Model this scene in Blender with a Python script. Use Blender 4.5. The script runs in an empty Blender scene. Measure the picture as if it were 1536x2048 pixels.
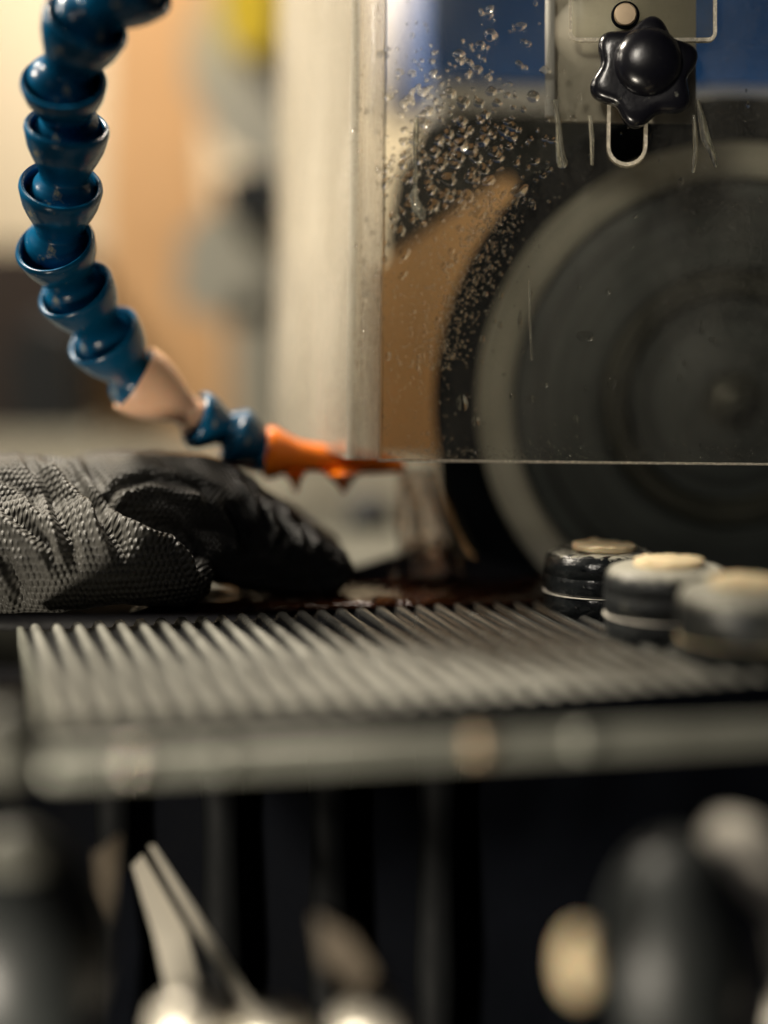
import bpy, bmesh, math, random
import numpy as np
from mathutils import Vector, Matrix, noise
R = math.radians
scene = bpy.context.scene
col = scene.collection
rnd = random.Random(7)

# ---------------------------------------------------------------- camera
FPX = 3413.0                     # focal length in photograph pixels
CH = 0.109                       # camera height above the table top
HOR = 595.0
PITCH = math.atan((1024 - HOR) / FPX)
cam_d = bpy.data.cameras.new('camera'); cam = bpy.data.objects.new('camera', cam_d); col.objects.link(cam)
cam.location = (0, -0.6, CH); cam.rotation_euler = (math.pi / 2 - PITCH, 0, 0)
cam_d.sensor_fit = 'HORIZONTAL'; cam_d.sensor_width = 27; cam_d.lens = 60
cam_d.clip_start = 0.01; cam_d.clip_end = 50
cam_d.dof.use_dof = True; cam_d.dof.focus_distance = 0.588; cam_d.dof.aperture_fstop = 1.22
cam_d.dof.aperture_blades = 0
scene.camera = cam

def P(px, py, Y):
    """world point on the depth plane Y that the photograph shows at (px, py)"""
    a, b = (px - 768) / FPX, (1024 - py) / FPX
    c, s = math.cos(PITCH), math.sin(PITCH)
    d = Vector((a, c + b * s, -s + b * c))
    k = (Y + 0.6) / d.y
    return Vector((0, -0.6, CH)) + d * k
def PZ(px, py, z):
    a, b = (px - 768) / FPX, (1024 - py) / FPX
    c, s = math.cos(PITCH), math.sin(PITCH)
    d = Vector((a, c + b * s, -s + b * c))
    return Vector((0, -0.6, CH)) + d * ((z - CH) / d.z)
def proj(v):
    c, s = math.cos(PITCH), math.sin(PITCH)
    x, y, z = v[0], v[1] + 0.6, v[2] - CH
    f = y * c - z * s; u = y * s + z * c
    return 768 + FPX * x / f, 1024 - FPX * u / f

# ---------------------------------------------------------------- world, key lamp and added fill lamps (workshop, no daylight)
w = bpy.data.worlds.new('World'); scene.world = w; w.use_nodes = True
w.node_tree.nodes['Background'].inputs[0].default_value = (0.12, 0.25, 0.70, 1)
w.node_tree.nodes['Background'].inputs[1].default_value = 0.008
def area(name, loc, target, size, power, color, sy=None, spread=None):
    l = bpy.data.lights.new(name, 'AREA'); l.energy = power; l.color = color
    l.shape = 'RECTANGLE' if sy else 'DISK'; l.size = size
    if sy: l.size_y = sy
    if spread: l.spread = R(spread)
    o = bpy.data.objects.new(name, l); col.objects.link(o); o.location = loc
    o.rotation_euler = (Vector(target) - Vector(loc)).to_track_quat('-Z', 'Y').to_euler()
    return o
area('key_lamp', (-0.52, 0.16, 0.74), (-0.04, -0.04, 0.0), 0.14, 10.5, (1.0, 0.90, 0.74))
area('rim_fill', (-0.25, 0.50, 0.95), (0, 0.05, 0.0), 0.30, 1.6, (1.0, 0.88, 0.72))  # unseen rim light added from behind for the acrylic and drops
area('wall_fill', (-0.22, 0.62, 0.85), (-0.10, 1.15, 0.15), 0.5, 11.5, (1.0, 0.87, 0.73))  # extra light put in to brighten the background
area('side_fill', (-0.50, -0.02, 0.42), (0.02, 0.12, 0.06), 0.12, 0.16, (1.0, 0.90, 0.76), spread=45)  # unseen fill, brightens the tan board and wheel face
area('low_fill', (-0.34, -0.50, -0.26), (0.0, -0.10, -0.08), 0.10, 0.36, (1.0, 0.90, 0.74), spread=45)  # unseen fill added for highlights below the table
area('front_fill', (-0.25, -0.75, 0.55), (0.14, 0.0, 0.13), 0.20, 0.09, (1.0, 0.92, 0.80), spread=30)  # weak frontal fill, added for the bracket and knob
scene.view_settings.view_transform = 'Standard'; scene.view_settings.look = 'None'
scene.view_settings.exposure = 0.5; scene.view_settings.gamma = 1
scene.cycles.use_denoising = True
scene.cycles.max_bounces = 14; scene.cycles.transparent_max_bounces = 24
scene.cycles.transmission_bounces = 12
scene.cycles.caustics_reflective = False; scene.cycles.caustics_refractive = False
scene.cycles.sample_clamp_indirect = 4

# ---------------------------------------------------------------- materials
def mat(name, color, rough=0.5, metal=0.0, noise_amt=0.25, nscale=60, bump=0.0, bscale=400, second=None, mask=(0.5, 0.62), mscale=40,
        rough_var=0.15, coat=0.0, spec=0.5, sss=0.0):
    m = bpy.data.materials.new(name); m.use_nodes = True
    nt = m.node_tree; N = nt.nodes; L = nt.links
    b = N['Principled BSDF']
    b.inputs['Roughness'].default_value = rough; b.inputs['Metallic'].default_value = metal
    b.inputs['Coat Weight'].default_value = coat; b.inputs['Coat Roughness'].default_value = 0.08
    b.inputs['Specular IOR Level'].default_value = spec
    if sss:
        b.inputs['Subsurface Weight'].default_value = sss
        b.inputs['Subsurface Radius'].default_value = (0.004, 0.0015, 0.0008)
    tc = N.new('ShaderNodeTexCoord')
    n1 = N.new('ShaderNodeTexNoise'); n1.inputs['Scale'].default_value = nscale; n1.inputs['Detail'].default_value = 6
    L.new(tc.outputs['Object'], n1.inputs['Vector'])
    mx = N.new('ShaderNodeMix'); mx.data_type = 'RGBA'
    c = Vector(color[:3])
    mx.inputs[6].default_value = (*(c * (1 - noise_amt)), 1)
    mx.inputs[7].default_value = (*(c * (1 + noise_amt)), 1)
    L.new(n1.outputs[0], mx.inputs[0])
    out = mx.outputs[2]
    if second:
        n2 = N.new('ShaderNodeTexNoise'); n2.inputs['Scale'].default_value = mscale; n2.inputs['Detail'].default_value = 8; n2.inputs['Roughness'].default_value = 0.65
        L.new(tc.outputs['Object'], n2.inputs['Vector'])
        r = N.new('ShaderNodeMapRange'); r.inputs[1].default_value = mask[0]; r.inputs[2].default_value = mask[1]
        L.new(n2.outputs[0], r.inputs[0])
        m2 = N.new('ShaderNodeMix'); m2.data_type = 'RGBA'
        L.new(r.outputs[0], m2.inputs[0]); L.new(out, m2.inputs[6]); m2.inputs[7].default_value = (*second, 1)
        out = m2.outputs[2]
    L.new(out, b.inputs['Base Color'])
    if rough_var:
        rr = N.new('ShaderNodeMapRange'); rr.inputs[3].default_value = max(0.02, rough - rough_var); rr.inputs[4].default_value = min(1, rough + rough_var)
        L.new(n1.outputs[0], rr.inputs[0]); L.new(rr.outputs[0], b.inputs['Roughness'])
    if bump:
        n3 = N.new('ShaderNodeTexNoise'); n3.inputs['Scale'].default_value = bscale; n3.inputs['Detail'].default_value = 4
        L.new(tc.outputs['Object'], n3.inputs['Vector'])
        bp = N.new('ShaderNodeBump'); bp.inputs['Strength'].default_value = bump; bp.inputs['Distance'].default_value = 0.0006
        L.new(n3.outputs[0], bp.inputs['Height']); L.new(bp.outputs[0], b.inputs['Normal'])
    return m

M = {}
M['blue'] = mat('blue_plastic', (0.0015, 0.078, 0.175), 0.24, bump=0.10, bscale=500, second=(0.34, 0.31, 0.22), mask=(0.62, 0.68), mscale=150, rough_var=0.06, spec=0.45)
M['tan_plastic'] = mat('tan_plastic', (0.90, 0.54, 0.34), 0.4, sss=0.3)
M['orange'] = mat('orange_plastic', (1.0, 0.22, 0.006), 0.25, noise_amt=0.08, sss=0.25)
M['red'] = mat('red_plastic', (0.5, 0.02, 0.005), 0.4)
M['alu'] = mat('worn_aluminium', (0.38, 0.378, 0.335), 0.42, metal=0.55, noise_amt=0.3, nscale=90, bump=0.25, bscale=700, second=(0.10, 0.10, 0.09), mask=(0.55, 0.75), mscale=30)
M['rail'] = mat('rail_metal', (0.27, 0.275, 0.235), 0.35, metal=0.4, noise_amt=0.35, nscale=50, bump=0.2)
M['bolt'] = mat('bolt_steel', (0.75, 0.70, 0.60), 0.22, metal=0.9, noise_amt=0.1)
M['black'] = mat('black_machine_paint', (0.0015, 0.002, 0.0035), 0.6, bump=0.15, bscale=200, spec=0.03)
M['wetblack'] = mat('wet_black_deck', (0.006, 0.006, 0.008), 0.45, bump=0.5, bscale=160, rough_var=0.15, spec=0.12)
M['rubber'] = mat('black_tyre_rubber', (0.004, 0.005, 0.006), 0.9, bump=0.2, bscale=300, spec=0.0)
M['ringgrey'] = mat('grey_ring_paint', (0.29, 0.275, 0.225), 0.6, noise_amt=0.25, nscale=25, bump=0.1)
M['diskgrey'] = mat('dark_disc_paint', (0.024, 0.027, 0.026), 0.5, noise_amt=0.5, nscale=18, spec=0.3)
M['hub'] = mat('hub_metal', (0.040, 0.040, 0.032), 0.35, metal=0.3, noise_amt=0.4, nscale=40)
M['knob'] = mat('black_glossy_plastic', (0.004, 0.004, 0.006), 0.24, bump=0.10, bscale=600, second=(0.10, 0.10, 0.085), mask=(0.63, 0.70), mscale=160, rough_var=0.08)
M['bracket'] = mat('bracket_paint', (0.46, 0.42, 0.35), 0.45, noise_amt=0.2, nscale=40, bump=0.1, second=(0.32, 0.30, 0.24), mask=(0.5, 0.8), mscale=30)
M['cream'] = mat('cream_plastic', (0.74, 0.60, 0.38), 0.45, noise_amt=0.12, bump=0.3, bscale=500, sss=0.3)
M['steelcap'] = mat('brass_bolt', (0.42, 0.32, 0.21), 0.35, metal=0.6)
M['wall'] = mat('painted_wall', (0.78, 0.68, 0.50), 0.8, noise_amt=0.12, nscale=3)
M['tan'] = mat('tan_board', (0.66, 0.39, 0.19), 0.7, noise_amt=0.25, nscale=12)
M['tan2'] = mat('orange_wood', (0.85, 0.50, 0.23), 0.7, noise_amt=0.2, nscale=14)
M['grey'] = mat('grey_cloth', (0.42, 0.405, 0.34), 0.85, noise_amt=0.2, nscale=14)
M['pale'] = mat('pale_plastic', (0.80, 0.75, 0.80), 0.6, noise_amt=0.1, nscale=9)
M['dark'] = mat('dark_cloth', (0.010, 0.012, 0.014), 0.8, noise_amt=0.4, nscale=12)
M['brown'] = mat('brown_leather', (0.022, 0.012, 0.008), 0.7, noise_amt=0.3, nscale=12)
M['yellow'] = mat('yellow_plastic', (0.72, 0.52, 0.03), 0.5, noise_amt=0.15)
M['bluepaint'] = mat('blue_machine_paint', (0.014, 0.10, 0.36), 0.4, noise_amt=0.3, nscale=14)
M['greylip'] = mat('pale_grey', (0.62, 0.60, 0.58), 0.5, noise_amt=0.2)
M['bench'] = mat('grey_bench_top', (0.10, 0.10, 0.08), 0.55, noise_amt=0.3, nscale=12)
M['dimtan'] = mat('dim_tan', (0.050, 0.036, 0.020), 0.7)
M['taupe'] = mat('taupe_card', (0.22, 0.165, 0.105), 0.8, noise_amt=0.2, nscale=9)
M['midgrey'] = mat('worn_grey_plastic', (0.12, 0.12, 0.10), 0.5)
M['floor'] = mat('concrete_floor', (0.10, 0.095, 0.08), 0.8)
M['bellows'] = mat('dark_bellows_rubber', (0.003, 0.0035, 0.004), 0.7, spec=0.1)
M['white'] = mat('white_enamel', (0.85, 0.80, 0.70), 0.35, noise_amt=0.08)
M['dkgrey'] = mat('dark_grey_plastic', (0.019, 0.022, 0.022), 0.5, noise_amt=0.2)
M['steel'] = mat('bright_steel', (0.75, 0.70, 0.60), 0.35, metal=0.5, noise_amt=0.15)
M['hood'] = mat('dark_hood_paint', (0.012, 0.013, 0.011), 0.7, noise_amt=0.5, nscale=30, spec=0.2)

def clear_mat(name, tint, haze, haze_col, streak=0.5, gl=0.08, scale=(60, 60, 8), speck=1.2):
    """clear acrylic: transparent + fresnel gloss + a film of dried dirt (noise masked)"""
    m = bpy.data.materials.new(name); m.use_nodes = True
    nt = m.node_tree; N = nt.nodes; L = nt.links; N.clear()
    out = N.new('ShaderNodeOutputMaterial')
    tr = N.new('ShaderNodeBsdfTransparent'); tr.inputs[0].default_value = (*tint, 1)
    g = N.new('ShaderNodeBsdfGlossy'); g.inputs['Roughness'].default_value = gl; g.inputs[0].default_value = (1, 1, 1, 1)
    fr = N.new('ShaderNodeFresnel'); fr.inputs[0].default_value = 1.35
    m1 = N.new('ShaderNodeMixShader'); L.new(fr.outputs[0], m1.inputs[0]); L.new(tr.outputs[0], m1.inputs[1]); L.new(g.outputs[0], m1.inputs[2])
    df = N.new('ShaderNodeBsdfDiffuse'); df.inputs[0].default_value = (*haze_col, 1)
    tl = N.new('ShaderNodeBsdfTranslucent'); tl.inputs[0].default_value = (*haze_col, 1)
    dm = N.new('ShaderNodeMixShader'); dm.inputs[0].default_value = 0.5
    L.new(df.outputs[0], dm.inputs[1]); L.new(tl.outputs[0], dm.inputs[2])
    tc = N.new('ShaderNodeTexCoord'); mp = N.new('ShaderNodeMapping'); mp.inputs['Scale'].default_value = scale
    L.new(tc.outputs['Object'], mp.inputs[0])
    n = N.new('ShaderNodeTexNoise'); n.inputs['Scale'].default_value = 1.0; n.inputs['Detail'].default_value = 9; n.inputs['Roughness'].default_value = 0.7
    L.new(mp.outputs[0], n.inputs['Vector'])
    r = N.new('ShaderNodeMapRange'); r.inputs[1].default_value = 0.35; r.inputs[2].default_value = 0.72
    r.inputs[3].default_value = haze * (1 - streak); r.inputs[4].default_value = haze * (1 + streak)
    L.new(n.outputs[0], r.inputs[0])
    n2 = N.new('ShaderNodeTexNoise'); n2.inputs['Scale'].default_value = 900; n2.inputs['Detail'].default_value = 2
    L.new(tc.outputs['Object'], n2.inputs['Vector'])
    r2 = N.new('ShaderNodeMapRange'); r2.inputs[1].default_value = 0.55; r2.inputs[2].default_value = 0.75; r2.inputs[3].default_value = 0; r2.inputs[4].default_value = haze * speck
    L.new(n2.outputs[0], r2.inputs[0])
    ad = N.new('ShaderNodeMath'); ad.operation = 'ADD'; ad.use_clamp = True
    L.new(r.outputs[0], ad.inputs[0]); L.new(r2.outputs[0], ad.inputs[1])
    m2 = N.new('ShaderNodeMixShader'); L.new(ad.outputs[0], m2.inputs[0]); L.new(m1.outputs[0], m2.inputs[1]); L.new(dm.outputs[0], m2.inputs[2])
    L.new(m2.outputs[0], out.inputs[0])
    return m
M['acrylic'] = clear_mat('clear_acrylic_front', (0.96, 0.96, 0.93), 0.026, (0.8, 0.78, 0.70), 0.95, scale=(28, 28, 13))
M['acrylic_side'] = clear_mat('dusty_acrylic_side', (0.93, 0.92, 0.86), 0.27, (0.88, 0.81, 0.68), 0.75, scale=(24, 24, 10))
M['acrylic_bar'] = clear_mat('frosted_acrylic_bar', (0.97, 0.96, 0.93), 0.36, (0.95, 0.90, 0.78), 0.30, scale=(900, 900, 3), speck=.3)
M['acrylic_edge'] = clear_mat('sawn_acrylic_edge', (0.9, 0.9, 0.8), 0.75, (0.95, 0.88, 0.74), 0.25, scale=(300, 300, 300))
M['streak'] = clear_mat('dried_streak', (0.95, 0.95, 0.9), 0.16, (0.75, 0.72, 0.6), 0.9, scale=(500, 500, 90))

def glass(name, color, ior=1.33, rough=0.0, bump=0.0, bscale=200):
    m = bpy.data.materials.new(name); m.use_nodes = True
    nt = m.node_tree; N = nt.nodes; L = nt.links
    b = N['Principled BSDF']
    b.inputs['Base Color'].default_value = (*color, 1); b.inputs['Roughness'].default_value = rough
    b.inputs['IOR'].default_value = ior; b.inputs['Transmission Weight'].default_value = 1
    if bump:
        tc = N.new('ShaderNodeTexCoord'); n3 = N.new('ShaderNodeTexNoise'); n3.inputs['Scale'].default_value = bscale
        L.new(tc.outputs['Object'], n3.inputs['Vector'])
        bp = N.new('ShaderNodeBump'); bp.inputs['Strength'].default_value = bump; bp.inputs['Distance'].default_value = 0.002
        L.new(n3.outputs[0], bp.inputs['Height']); L.new(bp.outputs[0], b.inputs['Normal'])
    return m
M['water'] = glass('water_drop', (0.98, 0.97, 0.93))
def soften(m, f):
    nt = m.node_tree; out = [n for n in nt.nodes if n.type == 'OUTPUT_MATERIAL'][0]; src = out.inputs[0].links[0].from_socket
    t = nt.nodes.new('ShaderNodeBsdfTransparent'); x = nt.nodes.new('ShaderNodeMixShader'); x.inputs[0].default_value = f
    nt.links.new(t.outputs[0], x.inputs[1]); nt.links.new(src, x.inputs[2]); nt.links.new(x.outputs[0], out.inputs[0])
M['film'] = glass('flat_water_film', (0.99, 0.98, 0.95), ior=1.33, rough=0.03); soften(M['film'], 0.42)
M['splash'] = glass('rusty_water', (1.0, 0.86, 0.76), rough=0.06, bump=0.9, bscale=260)
soften(M['splash'], 0.9)
M['puddle'] = mat('rusty_coolant', (0.03, 0.010, 0.004), 0.05, noise_amt=0.5, nscale=40, bump=0.8, bscale=90, rough_var=0.02, spec=0.8)

def ring_wear(m, lo, hi):
    nt = m.node_tree; N = nt.nodes; L = nt.links; b = N['Principled BSDF']; src = b.inputs['Base Color'].links[0].from_socket
    tc = N.new('ShaderNodeTexCoord'); ml = N.new('ShaderNodeVectorMath'); ml.operation = 'MULTIPLY'; ml.inputs[1].default_value = (1, 1, 0)
    L.new(tc.outputs['Object'], ml.inputs[0]); ln = N.new('ShaderNodeVectorMath'); ln.operation = 'LENGTH'; L.new(ml.outputs[0], ln.inputs[0])
    n = N.new('ShaderNodeTexNoise'); n.noise_dimensions = '1D'; n.inputs['Scale'].default_value = 170; n.inputs['Detail'].default_value = 6; n.inputs['Roughness'].default_value = 0.7
    L.new(ln.outputs['Value'], n.inputs['W'])
    r = N.new('ShaderNodeMapRange'); r.inputs[1].default_value = 0.32; r.inputs[2].default_value = 0.68; r.inputs[3].default_value = lo; r.inputs[4].default_value = hi
    L.new(n.outputs[0], r.inputs[0])
    v = N.new('ShaderNodeVectorMath'); v.operation = 'SCALE'; L.new(src, v.inputs[0]); L.new(r.outputs[0], v.inputs['Scale']); L.new(v.outputs[0], b.inputs['Base Color'])
ring_wear(M['diskgrey'], 0.35, 2.4); ring_wear(M['ringgrey'], 0.75, 1.2)

# ---------------------------------------------------------------- object helpers
def link(name, me, m, parent=None, loc=None, rot=None, smooth=True, stuff=False):
    if smooth:
        for p in me.polygons: p.use_smooth = True
    if m and not me.materials: me.materials.append(M[m] if isinstance(m, str) else m)
    o = bpy.data.objects.new(name, me); col.objects.link(o)
    if parent: o.parent = parent
    if loc is not None: o.location = loc
    if rot is not None: o.rotation_euler = rot
    if stuff: o['kind'] = 'stuff'
    return o
def tag(o, label, cat, group=None):
    o['label'] = label; o['category'] = cat
    if group: o['group'] = group
    return o
def empty(name, loc, label, cat, group=None, rz=0):
    o = bpy.data.objects.new(name, None); col.objects.link(o); o.location = loc; o.rotation_euler = (0, 0, rz)
    o.empty_display_size = 0.01
    return tag(o, label, cat, group)
def bm_mesh(bm, name, bevel=0, seg=2, sharp=35):
    if bevel:
        es = [e for e in bm.edges if len(e.link_faces) == 2 and e.calc_face_angle(0) > R(30)]
        bmesh.ops.bevel(bm, geom=es, offset=bevel, segments=seg, affect='EDGES', profile=0.5)
    bmesh.ops.recalc_face_normals(bm, faces=bm.faces)
    for e in bm.edges:
        if len(e.link_faces) == 2 and e.calc_face_angle(0) > R(sharp): e.smooth = False
    me = bpy.data.meshes.new(name); bm.to_mesh(me); bm.free(); return me
def box_me(sx, sy, sz, bevel=0.001, c=(0, 0, 0), sub=0):
    bm = bmesh.new(); bmesh.ops.create_cube(bm, size=1)
    for v in bm.verts: v.co = Vector((v.co.x * sx + c[0], v.co.y * sy + c[1], v.co.z * sz + c[2]))
    return bm_mesh(bm, 'box', bevel)
def lathe_me(prof, n=48, closed=False):
    """prof: (r, t) around local +Z"""
    bm = bmesh.new(); rings = []
    for r, t in prof:
        if r < 1e-7: rings.append([bm.verts.new((0, 0, t))])
        else: rings.append([bm.verts.new((r * math.cos(2 * math.pi * i / n), r * math.sin(2 * math.pi * i / n), t)) for i in range(n)])
    pairs = list(zip(rings, rings[1:])) + ([(rings[-1], rings[0])] if closed else [])
    for a, b in pairs:
        for i in range(n):
            j = (i + 1) % n
            f = [a[i], a[j], b[j], b[i]] if len(a) > 1 and len(b) > 1 else ([a[0], b[j], b[i]] if len(a) == 1 and len(b) > 1 else ([a[i], a[j], b[0]] if len(a) > 1 else None))
            if f: bm.faces.new(f)
    return bm_mesh(bm, 'lathe', sharp=40)
def prism_me(pts, depth, bevel=0.001, seg=2):
    """pts (x,z) outline in the XZ plane; extruded to +Y by depth"""
    bm = bmesh.new()
    a = [bm.verts.new((x, 0, z)) for x, z in pts]; b = [bm.verts.new((x, depth, z)) for x, z in pts]
    bm.faces.new(a); bm.faces.new(b[::-1])
    for i in range(len(pts)):
        j = (i + 1) % len(pts); bm.faces.new([a[j], a[i], b[i], b[j]])
    return bm_mesh(bm, 'prism', bevel, seg)
def px_prism(pix, Y, depth):
    """outline seen in the photograph set at its own distance -> (origin, local outline)"""
    w = [P(x, y, Y) for x, y in pix]; o = w[0].copy()
    for v in w[1:]: o.x += v.x; o.z += v.z
    o.x /= len(w); o.z /= len(w); o.z = min(v.z for v in w)
    return Vector((o.x, Y, o.z)), [(v.x - o.x, v.z - o.z) for v in w]
def axis_rot(d):
    return Vector(d).to_track_quat('Z', 'X').to_euler()
def sphere_me(r, seg=32, rings=20, sc=(1, 1, 1)):
    bm = bmesh.new(); bmesh.ops.create_uvsphere(bm, u_segments=seg, v_segments=rings, radius=r)
    for v in bm.verts: v.co = Vector((v.co.x * sc[0], v.co.y * sc[1], v.co.z * sc[2]))
    return bm_mesh(bm, 'sphere', sharp=180)
def structure(o): o['kind'] = 'structure'; return o

# ---------------------------------------------------------------- setting
structure(link('floor', box_me(6, 6, 0.1, 0), 'floor', loc=(0, 0.5, -0.95)))
structure(link('back_wall', box_me(5, 0.1, 3.0, 0), 'wall', loc=(0, 1.35, 0.6)))
wb = empty('workbench', (0, 0.7, -0.9), 'grey workbench top running back behind the gloved hand', 'workbench')
link('top', box_me(2.6, 1.12, 0.04, 0.004), 'bench', wb, loc=(0, -0.02, 0.86))
for sx in (-1.2, 1.2):
    for sy in (-0.5, 0.45): link('leg', box_me(0.06, 0.06, 0.84, 0.003), 'dkgrey', wb, loc=(sx, sy, 0.42))

# ---------------------------------------------------------------- grinder body under the table
G = R(15.2)
gd = Vector((-math.sin(G), math.cos(G), 0)); gp = Vector((math.cos(G), math.sin(G), 0))
FL = Vector((-0.085, -0.168, 0.0))       # front left corner of the plate
gb = empty('grinder_base', (0, 0.04, -0.9), 'black cast grinder base filling the dark under the ribbed table', 'machine base')
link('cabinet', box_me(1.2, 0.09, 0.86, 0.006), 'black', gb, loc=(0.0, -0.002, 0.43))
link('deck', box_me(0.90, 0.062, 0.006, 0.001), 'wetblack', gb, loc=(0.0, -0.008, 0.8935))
o_, pts_ = px_prism([(600, 1180), (600, 1146), (660, 1140), (720, 1133), (760, 1120), (795, 1110), (830, 1094), (856, 1101), (885, 1093), (930, 1108), (1000, 1128), (1070, 1150), (1070, 1180)], 0.058, 0.006)
link('rear_lip', prism_me(pts_, 0.006, 0.001), 'wetblack', gb, loc=o_ - Vector((0, 0.04, -0.9)))  # dark lip added to hide the bench and its pale reflection
for k in range(0, 7, 2):
    x = -0.095 + k * 0.019
    link('rib', lathe_me([(0, 0), (0.007, 0), (0.0085, 0.05), (0.007, 0.10), (0.0085, 0.15), (0, 0.15)], 16), 'bellows', gb, loc=(x, -0.056, 0.72))

# ---------------------------------------------------------------- ribbed table plate
W_, D_ = 0.206, 0.141
tb = empty('ribbed_table', FL, 'ribbed aluminium work table with worn lengthwise ridges', 'work table', rz=G)
nr = 29; pitch = W_ / nr
bm = bmesh.new(); prof = []
for k in range(nr):
    x0 = k * pitch
    for fx, z in ((0.0, -0.0026), (0.18, -0.0026), (0.30, -0.0012), (0.39, -0.0003), (0.52, 0.0), (0.66, -0.0003), (0.76, -0.0012), (0.88, -0.0026)):
        prof.append((x0 + fx * pitch, z))
prof.append((W_, -0.0030))
rows = []
ny = 40
for j in range(ny + 1):
    y = D_ * j / ny; row = []
    fade = min(1, j / 1.0, (ny - j) / 1.0)
    for i, (x, z) in enumerate(prof):
        n = noise.noise(Vector((x * 60, y * 35, 3.1)))
        row.append(bm.verts.new((x + 0.00012 * n, y, z + 0.00018 * n - (1 - fade) * 0.0006)))
    rows.append(row)
for j in range(ny):
    for i in range(len(prof) - 1):
        bm.faces.new([rows[j][i], rows[j][i + 1], rows[j + 1][i + 1], rows[j + 1][i]])
# skirt
def skirt(seq, z):
    low = [bm.verts.new((v.co.x, v.co.y, z)) for v in seq]
    for i in range(len(seq) - 1): bm.faces.new([seq[i], low[i], low[i + 1], seq[i + 1]])
skirt(rows[0], -0.005); skirt(rows[-1][::-1], -0.005)
skirt([r[0] for r in rows][::-1], -0.005); skirt([r[-1] for r in rows], -0.005)
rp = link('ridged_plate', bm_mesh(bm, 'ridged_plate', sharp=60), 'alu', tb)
mm_ = M['alu']; nt = mm_.node_tree; N = nt.nodes; L = nt.links; b = N['Principled BSDF']
srcc = b.inputs['Base Color'].links[0].from_socket
tc_ = N.new('ShaderNodeTexCoord'); sp_ = N.new('ShaderNodeSeparateXYZ'); L.new(tc_.outputs['Object'], sp_.inputs[0])
def mrange(src, a, b2, c=0., d=1.):
    r = N.new('ShaderNodeMapRange'); r.interpolation_type = 'SMOOTHSTEP'
    r.inputs[1].default_value = a; r.inputs[2].default_value = b2; r.inputs[3].default_value = c; r.inputs[4].default_value = d
    L.new(src, r.inputs[0]); return r.outputs[0]
def mult(a, k_, add):
    x = N.new('ShaderNodeMath'); x.operation = 'MULTIPLY_ADD'; L.new(a, x.inputs[0]); x.inputs[1].default_value = k_
    if isinstance(add, float): x.inputs[2].default_value = add
    else: L.new(add, x.inputs[2])
    return x.outputs[0]
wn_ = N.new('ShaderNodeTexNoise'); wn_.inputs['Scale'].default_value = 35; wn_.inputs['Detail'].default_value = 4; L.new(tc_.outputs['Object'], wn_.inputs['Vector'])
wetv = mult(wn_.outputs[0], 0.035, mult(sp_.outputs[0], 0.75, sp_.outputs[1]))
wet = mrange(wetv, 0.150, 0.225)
groove_shade = mrange(sp_.outputs[2], -0.0007, -0.0020)  # grooves darkened by height: shade between the ridges painted in
mxg = N.new('ShaderNodeMix'); mxg.data_type = 'RGBA'; L.new(groove_shade, mxg.inputs[0]); L.new(srcc, mxg.inputs[6]); mxg.inputs[7].default_value = (0.006, 0.007, 0.008, 1)
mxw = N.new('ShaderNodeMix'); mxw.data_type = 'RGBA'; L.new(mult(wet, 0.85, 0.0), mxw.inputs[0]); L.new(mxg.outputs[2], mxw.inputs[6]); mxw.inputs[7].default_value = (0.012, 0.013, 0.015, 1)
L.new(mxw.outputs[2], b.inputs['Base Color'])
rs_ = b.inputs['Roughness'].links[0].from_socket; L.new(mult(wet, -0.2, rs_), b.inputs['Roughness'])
link('gap_shade', box_me(W_, 0.0016, 0.0062, 0.0004), 'black', tb, loc=(W_ / 2, -0.0009, -0.0040))  # black strip over the plate's front face, painting the shadow of the gap
link('lower_plate', box_me(W_ - 0.004, D_ - 0.006, 0.008, 0.001), 'black', tb, loc=(W_ / 2, D_ / 2 + 0.001, -0.0092))
link('edge_strip', box_me(0.0022, D_ * 0.98, 0.007, 0.0006), 'rail', tb, loc=(-0.0013, D_ / 2, -0.0045))
fr = link('front_rail', box_me(0.245, 0.0065, 0.0082, 0.0027), 'rail', tb, loc=(0.118, -0.0255, -0.0078), rot=(0, 0, -R(5.6)))
for px, bmat_ in ((245, 'bolt'), (410, 'rail'), (920, 'steelcap'), (1130, 'rail')):
    wp = P(px, 1512 - (px - 245) * 0.03, -0.15)
    t = (wp - FL).dot(gp) * 1.0
    link('bolt', lathe_me([(0, 0.0035), (0.0022, 0.0035), (0.0034, 0.0026), (0.0038, 0.001), (0.0038, 0), (0, 0)], 24), bmat_, tb, loc=(t, -0.0172 - (t + .004) * 0.098 + 0.0004, -0.0072), rot=(R(90 - 30), 0, R(-20)))
v_ = P(12, 1490, -0.175) - FL
link('side_knob', sphere_me(0.0085, sc=(1, 1, 1.2)), 'midgrey', tb, loc=(v_.dot(gp), v_.dot(gd), v_.z))
link('side_bracket', box_me(0.022, 0.030, 0.022, 0.006), 'rail', tb, loc=(-0.040, 0.012, -0.012))
link('bracket_arm', box_me(0.040, 0.012, 0.010, 0.002), 'black', tb, loc=(-0.012, 0.012, -0.014))
# bar the studs are screwed on
link('stud_bar', box_me(0.055, 0.25, 0.010, 0.0015), 'black', tb, loc=(W_ + 0.0335, 0.06, -0.0075))

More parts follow.
